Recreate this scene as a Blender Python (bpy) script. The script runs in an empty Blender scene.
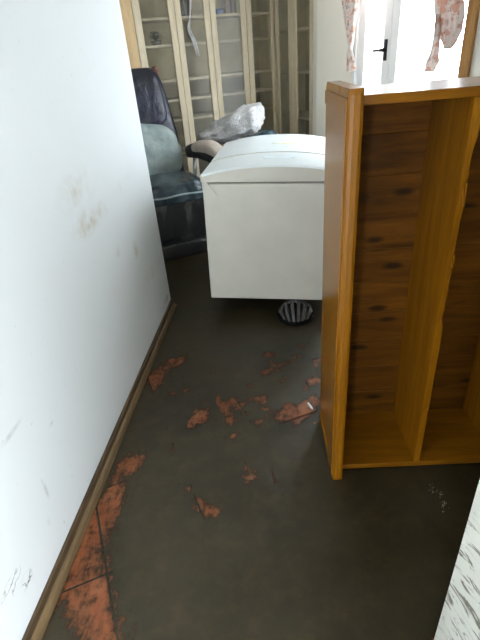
import bpy, bmesh, math, random
from mathutils import Vector, Matrix, noise as mnoise
random.seed(7)
scene = bpy.context.scene
COL = scene.collection

# ------------------------------------------------------------------ camera
H = 1.35                       # eye height
FPX = 450.0                    # focal length in pixels of the 480x640 frame
RW = Matrix(((0.9944, 0.0269, 0.1023), (0.0743, 0.5104, -0.8567), (-0.0753, 0.8595, 0.5056)))
cam_data = bpy.data.cameras.new('camera')
cam_data.sensor_fit = 'VERTICAL'
cam_data.sensor_height = 32.0
cam_data.lens = FPX / 640.0 * 32.0
cam_data.clip_start = 0.02
cam = bpy.data.objects.new('camera', cam_data)
COL.objects.link(cam)
cam.matrix_world = Matrix.Translation((0, 0, H)) @ RW.to_quaternion().to_matrix().to_4x4()
scene.camera = cam

# ------------------------------------------------------------------ world, light, exposure
world = bpy.data.worlds.new('overcast_sky')
scene.world = world
world.use_nodes = True
bg = world.node_tree.nodes['Background']
bg.inputs['Color'].default_value = (0.89, 0.945, 1.0, 1)
bg.inputs['Strength'].default_value = 23.0
scene.view_settings.view_transform = 'Standard'
scene.view_settings.look = 'None'
scene.view_settings.gamma = 1.0
scene.view_settings.exposure = 0.0
scene.view_settings.use_curve_mapping = False

# back room axes: everything past the hall is turned about 27 degrees from it
A27 = math.radians(27)
V = Vector((math.sin(A27), -math.cos(A27), 0))      # along the french door wall, towards the camera
U = Vector((-math.cos(A27), -math.sin(A27), 0))     # along the far cabinets, towards the left
C0 = Vector((-0.033, 4.75, 0))                      # corner where the two cabinet fronts meet
Z = Vector((0, 0, 1))


def portal(name, centre, normal, w, h):
    l = bpy.data.lights.new(name, 'AREA')
    l.shape = 'RECTANGLE'; l.size = w; l.size_y = h
    l.cycles.is_portal = True
    o = bpy.data.objects.new(name, l); COL.objects.link(o)
    o.location = centre
    o.rotation_euler = Vector(normal).to_track_quat('-Z', 'Z').to_euler()
    return o


WIN0, WIN1 = 1.03, 2.176        # french door opening along V
DOORH = 2.25
portal('daylight_french_door', C0 + V * (WIN0 + WIN1) / 2 - U * 0.33 + Z * DOORH / 2, U, WIN1 - WIN0, DOORH)
portal('daylight_hall_door', (-0.545, -1.78, 1.06), (0, 1, 0), 0.22, 2.1)
SW0, SW1 = -0.70, -0.12         # open doorway in the right hall wall, just behind the camera
portal('daylight_side_door', (0.41, (SW0 + SW1) / 2, 1.05), (-1, 0, 0), SW1 - SW0, 2.1)

# ------------------------------------------------------------------ pixel helpers (480x640 frame)
def ray(px, py):
    return RW @ Vector((px - 240.0, 320.0 - py, -FPX))
def on_z(px, py, z=0.0):
    d = ray(px, py); q = d * ((z - H) / d.z); return Vector((q.x, q.y, z))
def on_y(px, py, y):
    d = ray(px, py); q = d * (y / d.y); return Vector((q.x, q.y, q.z + H))
def on_x(px, py, x):
    d = ray(px, py); q = d * (x / d.x); return Vector((q.x, q.y, q.z + H))
def on_plane(px, py, o, n):
    d = ray(px, py); e = Vector((0, 0, H)); q = d * ((o - e).dot(n) / d.dot(n)); return e + q

# ------------------------------------------------------------------ node helpers
def lin(c):
    return tuple((x / 12.92 if x <= 0.04045 else ((x + 0.055) / 1.055) ** 2.4) for x in (v / 255.0 for v in c)) + (1,)

class NT:
    def __init__(self, name):
        self.m = bpy.data.materials.new(name); self.m.use_nodes = True
        self.t = self.m.node_tree; self.n = self.t.nodes; self.b = self.n['Principled BSDF']
        self.out = self.n['Material Output']
    def new(self, kind, **kw):
        n = self.n.new(kind)
        for k, v in kw.items(): setattr(n, k, v)
        return n
    def link(self, a, b): self.t.links.new(a, b)
    def val(self, sock, v):
        if hasattr(v, 'is_output'): self.link(v, sock)
        else: sock.default_value = v
    def coord(self, scale=(1, 1, 1), rot=(0, 0, 0), which='Object'):
        tc = self.new('ShaderNodeTexCoord'); mp = self.new('ShaderNodeMapping')
        mp.inputs['Scale'].default_value = scale; mp.inputs['Rotation'].default_value = rot
        self.link(tc.outputs[which], mp.inputs['Vector']); return mp.outputs[0]
    def world(self):
        return self.new('ShaderNodeNewGeometry').outputs['Position']
    def mapping(self, vec, scale=(1, 1, 1), rot=(0, 0, 0), loc=(0, 0, 0)):
        mp = self.new('ShaderNodeMapping'); mp.inputs['Scale'].default_value = scale
        mp.inputs['Rotation'].default_value = rot; mp.inputs['Location'].default_value = loc
        self.link(vec, mp.inputs['Vector']); return mp.outputs[0]
    def noise(self, vec, scale=5, detail=4, rough=0.55, dist=0.0):
        n = self.new('ShaderNodeTexNoise'); n.inputs['Scale'].default_value = scale
        n.inputs['Detail'].default_value = detail; n.inputs['Roughness'].default_value = rough
        n.inputs['Distortion'].default_value = dist
        self.link(vec, n.inputs['Vector']); return n.outputs['Fac']
    def ramp(self, fac, stops):
        r = self.new('ShaderNodeValToRGB'); e = r.color_ramp.elements
        while len(e) < len(stops): e.new(0.5)
        for i, (p, c) in enumerate(stops): e[i].position = p; e[i].color = c
        self.link(fac, r.inputs[0]); return r.outputs[0]
    def mix(self, fac, a, b, mode='MIX'):
        m = self.new('ShaderNodeMix', data_type='RGBA', blend_type=mode)
        self.val(m.inputs[0], fac); self.val(m.inputs[6], a); self.val(m.inputs[7], b); return m.outputs[2]
    def math(self, op, a, b=0.0, c=0.0, clamp=False):
        m = self.new('ShaderNodeMath', operation=op, use_clamp=clamp)
        self.val(m.inputs[0], a); self.val(m.inputs[1], b); self.val(m.inputs[2], c); return m.outputs[0]
    def rng(self, v, a, b, c=0.0, d=1.0):
        m = self.new('ShaderNodeMapRange', interpolation_type='SMOOTHSTEP')
        self.val(m.inputs[0], v)
        for i, x in enumerate((a, b, c, d)): m.inputs[i + 1].default_value = x
        return m.outputs[0]
    def blob(self, vec, c, r):
        s = self.new('ShaderNodeVectorMath', operation='SUBTRACT'); self.link(vec, s.inputs[0]); s.inputs[1].default_value = c
        m = self.new('ShaderNodeVectorMath', operation='MULTIPLY'); self.link(s.outputs[0], m.inputs[0])
        m.inputs[1].default_value = tuple(0 if x == 0 else 1.0 / x for x in r)
        l = self.new('ShaderNodeVectorMath', operation='LENGTH'); self.link(m.outputs[0], l.inputs[0])
        return self.rng(l.outputs['Value'], 1.0, 0.25)
    def bump(self, h, strength=0.3, dist=0.002):
        b = self.new('ShaderNodeBump'); b.inputs['Strength'].default_value = strength; b.inputs['Distance'].default_value = dist
        self.link(h, b.inputs['Height']); self.link(b.outputs[0], self.b.inputs['Normal'])
    def base(self, c, rough=0.5, spec=0.5, metal=0.0):
        self.val(self.b.inputs['Base Color'], c); self.val(self.b.inputs['Roughness'], rough)
        self.b.inputs['Specular IOR Level'].default_value = spec; self.b.inputs['Metallic'].default_value = metal
        return self.m

def simple(name, c, rough=0.5, spec=0.5, metal=0.0, var=0.15, scale=12, bump=0.0):
    n = NT(name); f = n.noise(n.coord(), scale, 5)
    k = lin(c); lo = tuple(x * (1 - var) for x in k[:3]) + (1,); hi = tuple(min(1, x * (1 + var)) for x in k[:3]) + (1,)
    n.base(n.ramp(f, [(0.3, lo), (0.7, hi)]), rough, spec, metal)
    if bump: n.bump(n.noise(n.coord(), scale * 4, 4), bump)
    return n.m

def wood(name, dark, light, axis, rough=0.35, knots=True, grain=1.0, spec=0.35, rnd=False):
    n = NT(name)
    sc = {'x': (1.2, 14, 14), 'y': (14, 1.2, 14), 'z': (14, 14, 1.2)}[axis]
    vec = n.coord()
    if rnd:
        oi = n.new('ShaderNodeObjectInfo'); ad = n.new('ShaderNodeVectorMath', operation='ADD')
        cm = n.new('ShaderNodeCombineXYZ'); m7 = n.math('MULTIPLY', oi.outputs['Random'], 7.0)
        for i in range(3): n.link(m7, cm.inputs[i])
        n.link(vec, ad.inputs[0]); n.link(cm.outputs[0], ad.inputs[1]); vec = ad.outputs[0]
    v = n.mapping(vec, sc)
    f = n.noise(v, 2.2 * grain, 6, 0.6, 0.6)
    f2 = n.noise(n.mapping(vec, tuple(s * 4 for s in sc)), 4, 3, 0.6)
    col = n.ramp(f, [(0.28, lin(dark)), (0.72, lin(light))])
    col = n.mix(n.rng(f2, 0.45, 0.75, 0, 0.3), col, lin(tuple(d * 0.75 for d in dark)))
    if rnd:
        col = n.mix(n.math('MULTIPLY', oi.outputs['Random'], 0.3), col, lin(tuple(d * 0.8 for d in dark)))
    if knots:
        vo = n.new('ShaderNodeTexVoronoi'); ks = {'x': (1.8, 5, 5), 'y': (5, 1.8, 5), 'z': (5, 5, 1.8)}[axis]
        n.link(n.mapping(vec, tuple(k * 3.0 for k in ks)), vo.inputs['Vector']); vo.inputs['Scale'].default_value = 1.0
        col = n.mix(n.rng(vo.outputs['Distance'], 0.26, 0.08, 0, 0.9), col, lin((30, 15, 5)))
    n.base(col, rough, spec)
    n.bump(f, 0.03, 0.0005)
    return n.m

# ------------------------------------------------------------------ mesh helpers
def link_obj(name, me, parent=None):
    o = bpy.data.objects.new(name, me); COL.objects.link(o)
    if parent is not None: o.parent = parent
    return o

OFF = {}
def thing(name, label, cat, loc, group=None):
    o = bpy.data.objects.new(name, None); COL.objects.link(o); o.location = loc
    o.empty_display_size = 0.1
    o['label'] = label; o['category'] = cat
    if group: o['group'] = group
    OFF[o.name] = Vector(loc)
    return o

def finish(bm, smooth):
    bmesh.ops.remove_doubles(bm, verts=bm.verts, dist=1e-6)
    bmesh.ops.recalc_face_normals(bm, faces=bm.faces)
    for f in bm.faces: f.smooth = smooth

def build(name, bm, mat, parent=None, label=None, cat=None, group=None, kind=None, smooth=False, origin=None):
    """Vertices are given in world metres; the object's origin is its parent's base or its own."""
    finish(bm, smooth)
    if parent is not None: off = OFF[parent.name]
    elif origin is not None: off = Vector(origin)
    else:
        xs = [v.co for v in bm.verts]
        off = Vector(((min(c.x for c in xs) + max(c.x for c in xs)) / 2, (min(c.y for c in xs) + max(c.y for c in xs)) / 2, min(c.z for c in xs)))
    for v in bm.verts: v.co -= off
    me = bpy.data.meshes.new(name); bm.to_mesh(me); bm.free()
    if mat: me.materials.append(mat)
    o = link_obj(name, me, parent)
    if parent is None: o.location = off
    OFF[o.name] = off
    if label: o['label'] = label
    if cat: o['category'] = cat
    if group: o['group'] = group
    if kind: o['kind'] = kind
    return o

class F:
    """A frame: origin and three axes; maps local metres to world."""
    def __init__(self, o=(0, 0, 0), x=(1, 0, 0), y=(0, 1, 0), z=(0, 0, 1)):
        self.o, self.x, self.y, self.z = Vector(o), Vector(x), Vector(y), Vector(z)
    def __call__(self, p): return self.o + self.x * p[0] + self.y * p[1] + self.z * p[2]
WORLD = F()

def box(bm, fr, lo, hi, bev=0.0, seg=2):
    vs = [bm.verts.new(fr((x, y, z))) for z in (lo[2], hi[2]) for y in (lo[1], hi[1]) for x in (lo[0], hi[0])]
    fs = [(0, 1, 3, 2), (4, 5, 7, 6), (0, 1, 5, 4), (2, 3, 7, 6), (0, 2, 6, 4), (1, 3, 7, 5)]
    faces = [bm.faces.new([vs[i] for i in f]) for f in fs]
    bmesh.ops.recalc_face_normals(bm, faces=faces)
    if bev > 0:
        es = set(e for f in faces for e in f.edges)
        bmesh.ops.bevel(bm, geom=list(es), offset=bev, segments=seg, affect='EDGES', profile=0.5)
    return bm

def prism(bm, fr, pts, a, b, axis='z'):
    """Extrude a polygon (2D) along an axis from a to b."""
    def mk(p, h):
        return {'z': (p[0], p[1], h), 'y': (p[0], h, p[1]), 'x': (h, p[0], p[1])}[axis]
    n = len(pts)
    A = [bm.verts.new(fr(mk(p, a))) for p in pts]; B = [bm.verts.new(fr(mk(p, b))) for p in pts]
    bm.faces.new(A); bm.faces.new(B)
    for i in range(n): bm.faces.new((A[i], A[(i + 1) % n], B[(i + 1) % n], B[i]))
    return bm

def tube(bm, pts, r, n=8, closed=False):
    pts = [Vector(p) for p in pts]; rings = []
    rs = r if isinstance(r, (list, tuple)) else [r] * len(pts)
    for i, p in enumerate(pts):
        d = (pts[min(i + 1, len(pts) - 1)] - pts[max(i - 1, 0)]).normalized()
        a = d.cross(Vector((0.13, 0.21, 0.97))); 
        if a.length < 1e-3: a = d.cross(Vector((1, 0, 0)))
        a.normalize(); b = d.cross(a)
        rings.append([bm.verts.new(p + (a * math.cos(t) + b * math.sin(t)) * rs[i]) for t in (2 * math.pi * k / n for k in range(n))])
    for i in range(len(rings) - 1):
        for k in range(n):
            bm.faces.new((rings[i][k], rings[i][(k + 1) % n], rings[i + 1][(k + 1) % n], rings[i + 1][k]))
    bm.faces.new(rings[0]); bm.faces.new(rings[-1])
    return bm

def lathe(bm, fr, prof, n=20):
    rings = [[bm.verts.new(fr((r * math.cos(2 * math.pi * k / n), r * math.sin(2 * math.pi * k / n), z))) for k in range(n)] for r, z in prof]
    for i in range(len(rings) - 1):
        for k in range(n):
            bm.faces.new((rings[i][k], rings[i][(k + 1) % n], rings[i + 1][(k + 1) % n], rings[i + 1][k]))
    bm.faces.new(rings[0]); bm.faces.new(rings[-1])
    return bm

def pad(bm, fr, lo, hi, e=0.35, nu=28, nv=16, bulge=None):
    """A padded, rounded box (superellipsoid); bulge(p) may push points, p in -1..1."""
    c = [(a + b) / 2 for a, b in zip(lo, hi)]; h = [(b - a) / 2 for a, b in zip(lo, hi)]
    sp = lambda v: math.copysign(abs(v) ** e, v)
    rings = []
    for j in range(nv + 1):
        ph = -math.pi / 2 + math.pi * j / nv
        ring = []
        for i in range(nu):
            th = 2 * math.pi * i / nu
            p = (sp(math.cos(ph)) * sp(math.cos(th)), sp(math.cos(ph)) * sp(math.sin(th)), sp(math.sin(ph)))
            q = [c[k] + h[k] * p[k] for k in range(3)]
            if bulge: q = bulge(p, q)
            ring.append(bm.verts.new(fr(q)))
        rings.append(ring)
    for j in range(nv):
        for i in range(nu):
            bm.faces.new((rings[j][i], rings[j][(i + 1) % nu], rings[j + 1][(i + 1) % nu], rings[j + 1][i]))
    return bm

def N(): return bmesh.new()

# ------------------------------------------------------------------ materials
WX = -0.722                     # plane of the left wall
def wall_material(name, colour, stains, dark=()):
    n = NT(name); p = n.world()
    f = n.noise(p, 1.3, 4); g = n.noise(p, 30, 6, 0.7)
    k = lin(colour); col = n.ramp(f, [(0.3, tuple(x * 0.95 for x in k[:3]) + (1,)), (0.7, k)])
    mott = n.rng(n.noise(p, 11, 6, 0.7), 0.35, 0.75)
    for c, r, cc, a in stains:
        m = n.math('MULTIPLY', n.math('MULTIPLY', n.blob(p, c, r), mott), a)
        col = n.mix(m, col, lin(cc))
    for c, r, cc, a in dark:      # thin scrawled scuffs: contour lines of a noise field
        q = n.noise(n.mapping(p, (1, 22, 34)), 1.0, 2, 0.5)
        line = n.rng(n.math('ABSOLUTE', n.math('SUBTRACT', q, 0.52)), 0.035, 0.0)
        col = n.mix(n.math('MULTIPLY', n.math('MULTIPLY', n.blob(p, c, r), line), a), col, lin(cc))
    sp = n.rng(n.noise(p, 55, 2, 0.4), 0.72, 0.80, 0, 0.25)
    col = n.mix(sp, col, lin((150, 140, 122)))
    n.base(col, 0.55, 0.3); n.bump(g, 0.12, 0.002)
    return n.m

def st(px, py, ry, rz, c, a):
    q = on_x(px, py, WX); return (tuple(q), (0.5, ry, rz), c, a)
BRN = (168, 156, 134)
M_wall_left = wall_material('left_wall_paint', (206, 210, 211), [
    st(88, 222, 0.17, 0.07, BRN, 0.85), st(78, 190, 0.22, 0.10, BRN, 0.5), st(103, 207, 0.10, 0.05, BRN, 0.5),
    st(135, 250, 0.06, 0.06, BRN, 0.9), st(118, 252, 0.05, 0.03, BRN, 0.5), st(125, 185, 0.2, 0.05, BRN, 0.35),
    st(45, 488, 0.011, 0.055, (150, 146, 142), 0.8), st(48, 520, 0.012, 0.03, (150, 146, 142), 0.7), st(64, 522, 0.008, 0.008, (110, 105, 100), 1.0),
    st(51, 424, 0.02, 0.01, (150, 146, 142), 0.8), st(12, 432, 0.09, 0.012, (150, 146, 142), 0.7),
    st(89, 226, 0.012, 0.02, (96, 84, 66), 1.0), st(166, 300, 0.10, 0.03, (92, 80, 60), 1.0), st(150, 275, 0.3, 0.06, BRN, 0.35),
], [st(12, 586, 0.06, 0.035, (92, 84, 66), 1.0), st(27, 580, 0.035, 0.03, (80, 70, 55), 1.0)])

M_wall = wall_material('cream_wall_paint', (238, 233, 222), [])
def right_wall():
    n = NT('muddy_right_wall'); p = n.world()
    v = n.mapping(p, (0, 9, 9), (math.radians(32), 0, 0))
    v = n.mapping(v, (1, 0.9, 7.0))
    q = n.noise(v, 1.0, 5, 0.6, 0.8)
    m = n.math('MULTIPLY', n.rng(q, 0.51, 0.60), n.rng(n.noise(p, 9, 3), 0.36, 0.50))
    z = n.new('ShaderNodeSeparateXYZ'); n.link(p, z.inputs[0])
    m = n.math('MULTIPLY', m, n.rng(z.outputs['Z'], 0.62, 0.45))
    col = n.mix(n.math('MULTIPLY', m, 0.85), lin((222, 222, 212)), lin((84, 74, 58)))
    col = n.mix(n.rng(n.noise(p, 4, 5), 0.4, 0.8, 0, 0.4), col, lin((150, 144, 126)))
    n.base(col, 0.6, 0.3); return n.m
M_wall_right = right_wall()
M_ceiling = simple('ceiling_paint', (225, 224, 216), 0.7, 0.2, var=0.03)
M_grout = simple('dark_grout', (52, 44, 36), 0.6)

def tile_mat():
    n = NT('terracotta'); p = n.world()
    oi = n.new('ShaderNodeObjectInfo')
    f = n.noise(p, 9, 6, 0.65)
    col = n.ramp(f, [(0.25, lin((124, 66, 38))), (0.55, lin((170, 98, 60))), (0.8, lin((198, 136, 96)))])
    col = n.mix(n.math('MULTIPLY', oi.outputs['Random'], 0.25), col, lin((140, 66, 38)))
    n.base(col, 0.45, 0.4); n.bump(f, 0.2, 0.002); return n.m
M_tile = tile_mat()

def mud_mat():
    n = NT('wet_mud'); p = n.world()
    f = n.noise(p, 3.0, 5); g = n.noise(p, 42, 6, 0.65); streak = n.noise(n.mapping(p, (34, 9, 1), (0, 0, 0.5)), 1.0, 6, 0.7, 0.6)
    col = n.ramp(f, [(0.3, lin((34, 29, 18))), (0.7, lin((52, 46, 31)))])
    col = n.mix(n.rng(n.noise(p, 13, 6, 0.7), 0.4, 0.75, 0, 0.5), col, lin((70, 58, 38)))
    at = n.new('ShaderNodeAttribute'); at.attribute_name = 'film'
    a = n.math('ADD', at.outputs['Fac'], n.math('MULTIPLY', n.math('SUBTRACT', streak, 0.5), 3.0))
    a = n.math('ADD', a, n.math('MULTIPLY', n.math('SUBTRACT', g, 0.5), 2.6))
    cover = n.rng(a, -0.45, 1.1, 0.24, 1.0)
    n.base(col, n.rng(f, 0.3, 0.7, 0.30, 0.45), 0.36)
    n.b.inputs['Alpha'].default_value = 1.0
    n.link(cover, n.b.inputs['Alpha'])
    n.bump(n.noise(p, 14, 5, 0.6), 0.18, 0.004)
    return n.m
M_mud = mud_mat()

M_base_dark = wood('baseboard_wood', (52, 40, 26), (86, 68, 46), 'y', 0.5, False, 1.5)
M_base_light = wood('moulding_wood', (74, 58, 38), (112, 92, 64), 'y', 0.5, False, 1.5)
M_pine_z = wood('amber_pine_upright', (112, 68, 6), (150, 98, 16), 'z', 0.26, False, 0.7)
M_pine_x = wood('amber_pine_board', (106, 62, 6), (142, 92, 16), 'x', 0.28, False, 0.7)
M_plank = wood('reddish_back_plank', (70, 40, 4), (124, 76, 14), 'x', 0.5, True, 0.8, spec=0.2, rnd=True)
M_birch = wood('pale_cabinet_wood', (208, 193, 164), (232, 219, 194), 'z', 0.5, False, 1.0)
M_shelf = wood('pale_shelf_wood', (200, 188, 160), (224, 212, 186), 'x', 0.5, False, 1.0)
M_carcass = wood('pale_carcass_wood', (214, 202, 172), (232, 222, 194), 'z', 0.6, False, 1.0)
M_tanwood = wood('tan_stile_wood', (206, 174, 128), (228, 200, 158), 'z', 0.5, False, 1.0)
M_oakframe = wood('oak_door_trim', (150, 106, 58), (186, 140, 84), 'z', 0.45, False, 1.0)

def cab_back():
    n = NT('cabinet_back_flood_stained'); p = n.world()
    z = n.new('ShaderNodeSeparateXYZ'); n.link(p, z.inputs[0])
    e = n.math('ADD', z.outputs['Z'], n.math('MULTIPLY', n.noise(p, 5, 3), 0.08))
    f = n.noise(p, 6, 5)
    col = n.mix(n.rng(e, 1.20, 1.26), n.ramp(f, [(0.3, lin((120, 110, 88))), (0.7, lin((146, 134, 108)))]), n.ramp(f, [(0.3, lin((186, 174, 142))), (0.7, lin((206, 194, 162)))]))
    return n.base(col, 0.7, 0.2)
M_cabback = cab_back()

def glass_mat(name, tint, dirt, dirtcol, rough):
    n = NT(name)
    tr = n.new('ShaderNodeBsdfTransparent'); tr.inputs[0].default_value = tint
    gl = n.new('ShaderNodeBsdfGlossy'); gl.inputs['Roughness'].default_value = rough
    df = n.new('ShaderNodeBsdfDiffuse'); df.inputs[0].default_value = lin(dirtcol)
    lw = n.new('ShaderNodeLayerWeight'); lw.inputs['Blend'].default_value = 0.5   # Schlick, same on both sides of the thin pane
    fres = n.math('ADD', n.math('MULTIPLY', n.math('POWER', lw.outputs['Facing'], 5.0), 0.96), 0.04)
    m1 = n.new('ShaderNodeMixShader'); n.link(fres, m1.inputs[0]); n.link(tr.outputs[0], m1.inputs[1]); n.link(gl.outputs[0], m1.inputs[2])
    m2 = n.new('ShaderNodeMixShader')
    p = n.world(); d = n.rng(n.noise(p, 5, 6, 0.7), 0.35, 0.8, dirt * 0.4, dirt)
    n.link(d, m2.inputs[0]); n.link(m1.outputs[0], m2.inputs[1]); n.link(df.outputs[0], m2.inputs[2])
    n.link(m2.outputs[0], n.out.inputs['Surface'])
    return n.m
M_glass = glass_mat('cabinet_glass', (0.975, 0.975, 0.96, 1), 0.16, (168, 164, 148), 0.28)
M_pane = glass_mat('door_glass', (0.97, 0.99, 1, 1), 0.03, (220, 220, 220), 0.03)
M_white_frame = simple('white_door_paint', (242, 244, 245), 0.4, 0.4, var=0.02)
M_black_metal = simple('black_handle_metal', (28, 30, 34), 0.35, 0.5, 0.6)
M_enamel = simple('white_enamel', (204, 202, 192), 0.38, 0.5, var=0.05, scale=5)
M_enamel_daylit_top = simple('white_enamel_daylit_top', (232, 239, 242), 0.25, 0.5, var=0.03, scale=3)  # lid enamel lightened to carry the daylight on its top
M_gasket = simple('grey_gasket', (120, 120, 112), 0.6)
M_blackplastic = simple('black_plastic', (22, 22, 22), 0.6)
M_labelyellow = simple('yellowed_sticker', (206, 202, 158), 0.5, var=0.25, scale=30)
M_labelblue = simple('faint_blue_sticker', (190, 210, 218), 0.4, var=0.15, scale=30)

def leather(name, c1, c2, rough):
    n = NT(name); p = n.coord(); f = n.noise(p, 5, 5, 0.6, 0.4)
    n.base(n.ramp(f, [(0.35, lin(c1)), (0.68, lin(c2))]), rough, 0.5); n.bump(n.noise(p, 16, 5, 0.6, 0.8), 0.7, 0.012); return n.m
M_lea_dark = leather('navy_black_leather', (22, 24, 36), (46, 50, 70), 0.3)
M_lea_grey = leather('mud_dusted_blue_grey_leather', (122, 140, 144), (176, 188, 186), 0.4)
M_lea_seat = leather('wet_blue_black_leather', (24, 34, 42), (84, 100, 106), 0.22)
def smeared():
    n = NT('mud_smeared_black_leather'); p = n.coord(); f = n.noise(p, 7, 5, 0.6, 0.6)
    col = n.mix(n.rng(n.noise(n.mapping(p, (6, 6, 3)), 1.0, 4, 0.6, 0.8), 0.54, 0.72, 0, 0.75), n.ramp(f, [(0.35, lin((9, 9, 10))), (0.68, lin((26, 26, 27)))]), lin((98, 97, 92)))
    n.base(col, 0.38, 0.5); n.bump(n.noise(p, 14, 5, 0.6, 0.8), 0.7, 0.012); return n.m
M_lea_black = smeared()
M_tan = leather('dusty_tan_pad', (172, 158, 148), (206, 196, 186), 0.55)
M_steel = simple('dull_steel', (168, 172, 172), 0.35, 0.5, 0.8)

def plastic_bag():
    n = NT('cloudy_white_plastic'); p = n.coord()
    n.base(n.ramp(n.noise(p, 9, 5), [(0.3, lin((178, 178, 178))), (0.7, lin((232, 232, 234)))]), 0.3, 0.5)
    n.b.inputs['Subsurface Weight'].default_value = 0.0
    n.bump(n.noise(p, 22, 6, 0.65, 1.8), 1.0, 0.03); return n.m
M_bag = plastic_bag()
def sack():
    n = NT('dark_teal_plastic'); p = n.coord()
    n.base(n.ramp(n.noise(p, 4, 4), [(0.3, lin((26, 44, 50))), (0.7, lin((54, 80, 88)))]), 0.22, 0.6)
    n.bump(n.noise(p, 18, 4, 0.6, 1.5), 0.8, 0.02); return n.m
M_sack = sack()
M_helm = simple('grey_helmet_shell', (72, 70, 68), 0.45, 0.5, var=0.3, scale=20)
M_helm_in = simple('black_helmet_foam', (12, 12, 12), 0.8, 0.2)

def curtain_mat():
    n = NT('sheer_floral_curtain'); p = n.world()
    a = n.rng(n.noise(p, 24, 3, 0.5), 0.52, 0.60); b = n.rng(n.noise(n.mapping(p, (1, 1, 1), (0, 0, 0), (7, 3, 1)), 34, 3), 0.58, 0.64)
    col = n.mix(n.math('MULTIPLY', a, 0.7), lin((228, 216, 210)), lin((208, 146, 118))); col = n.mix(n.math('MULTIPLY', b, 0.5), col, lin((130, 118, 116)))
    df = n.new('ShaderNodeBsdfDiffuse'); tl = n.new('ShaderNodeBsdfTranslucent'); n.link(col, df.inputs[0]); n.link(col, tl.inputs[0])
    m = n.new('ShaderNodeMixShader'); m.inputs[0].default_value = 0.16; n.link(df.outputs[0], m.inputs[1]); n.link(tl.outputs[0], m.inputs[2])
    n.link(m.outputs[0], n.out.inputs['Surface']); return n.m
M_curtain = curtain_mat()
M_terrace = simple('pale_terrace', (190, 186, 176), 0.8, 0.2)

# ------------------------------------------------------------------ the room shell
def struct(name, bm, mat, label=None, parent=None, smooth=False):
    return build(name, bm, mat, parent, label, kind=None if parent else 'structure', smooth=smooth)

CH = 2.5
def outer(t, s, ax): return C0 + (V if ax else U) * t - (U if ax else V) * s
PLAN = [(p.x, p.y) for p in [Vector((WX - 0.12, -1.85, 0)), Vector((0.46, -1.85, 0)), Vector((0.46, 0.42, 0)), Vector((2.56, 0.42, 0)), outer(4.7, 0.4, 1), C0 - U * 0.4 - V * 0.4, outer(2.9, 0.4, 0), Vector((-2.75, 1.5, 0)), Vector((WX - 0.12, 1.5, 0))]]
b = N(); prism(b, WORLD, PLAN, -0.12, -0.005, 'z'); floor = struct('floor', b, M_grout)
b = N(); prism(b, WORLD, PLAN, CH, CH + 0.1, 'z'); struct('ceiling', b, M_ceiling)
b = N(); box(b, WORLD, (WX - 0.12, -1.8, 0), (WX, 2.47, CH)); struct('wall_left', b, M_wall_left)
# hall end behind the camera, with an open doorway
b = N(); box(b, WORLD, (WX, -1.85, 0), (-0.655, -1.75, CH)); box(b, WORLD, (-0.435, -1.85, 0), (0.36, -1.75, CH)); box(b, WORLD, (-0.655, -1.85, 2.1), (-0.435, -1.75, CH))
struct('wall_hall_end', b, M_wall)
b = N(); box(b, WORLD, (0.357, -1.85, 0), (0.46, SW0, CH)); box(b, WORLD, (0.357, SW1, 0), (0.46, 0.612, CH)); box(b, WORLD, (0.357, SW0, 2.1), (0.46, SW1, CH)); struct('wall_right', b, M_wall_right)
# wall beside the camera running right
b = N()
box(b, WORLD, (0.46, 0.42, 0), (2.56, 0.50, CH))
struct('wall_near', b, M_wall)
RF = F(C0, V, -U)               # x along the french door wall, y out through it
b = N()
box(b, RF, (-0.32, 0.31, 0), (0.66, 0.40, CH)); prism(b, RF, [(0.66, 0), (0.715, 0), (WIN0, 0.13), (WIN0, 0.40), (0.66, 0.40)], 0, DOORH, 'z'); box(b, RF, (0.66, 0, DOORH), (WIN0, 0.40, CH))
box(b, RF, (WIN1, 0, 0), (4.9, 0.40, CH)); box(b, RF, (WIN0, 0, DOORH), (WIN1, 0.40, CH))
box(b, RF, (0, 0, 2.22), (0.66, 0.31, CH))
struct('wall_french_door', b, M_wall)
LF = F(C0, U, -V)               # x along the far cabinets, y behind them
b = N(); box(b, LF, (-0.40, 0.31, 0), (2.9, 0.40, CH)); box(b, LF, (0, 0, 2.22), (1.34, 0.31, CH)); box(b, LF, (1.345, 0, 0), (2.9, 0.31, CH)); struct('wall_back', b, M_wall)
b = N(); box(b, WORLD, (-2.75, 1.5, 0), (-2.65, 4.0, CH)); struct('wall_far_left', b, M_wall)
b = N(); box(b, WORLD, (-2.75, 1.5, 0), (WX - 0.12, 1.6, CH)); struct('wall_return', b, M_wall)
# baseboard of the left wall: a thin board and a rounded shoe moulding
b = N(); box(b, WORLD, (WX, -1.75, 0), (WX + 0.013, 2.47, 0.062), 0.003)
bb = struct('baseboard_left', b, M_base_dark)
b = N(); prism(b, WORLD, [(WX + 0.013, 0), (WX + 0.027, 0), (WX + 0.027, 0.02), (WX + 0.024, 0.03), (WX + 0.019, 0.035), (WX + 0.013, 0.037)], -1.75, 2.465, 'y')
build('shoe_moulding', b, M_base_light, bb)

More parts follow.
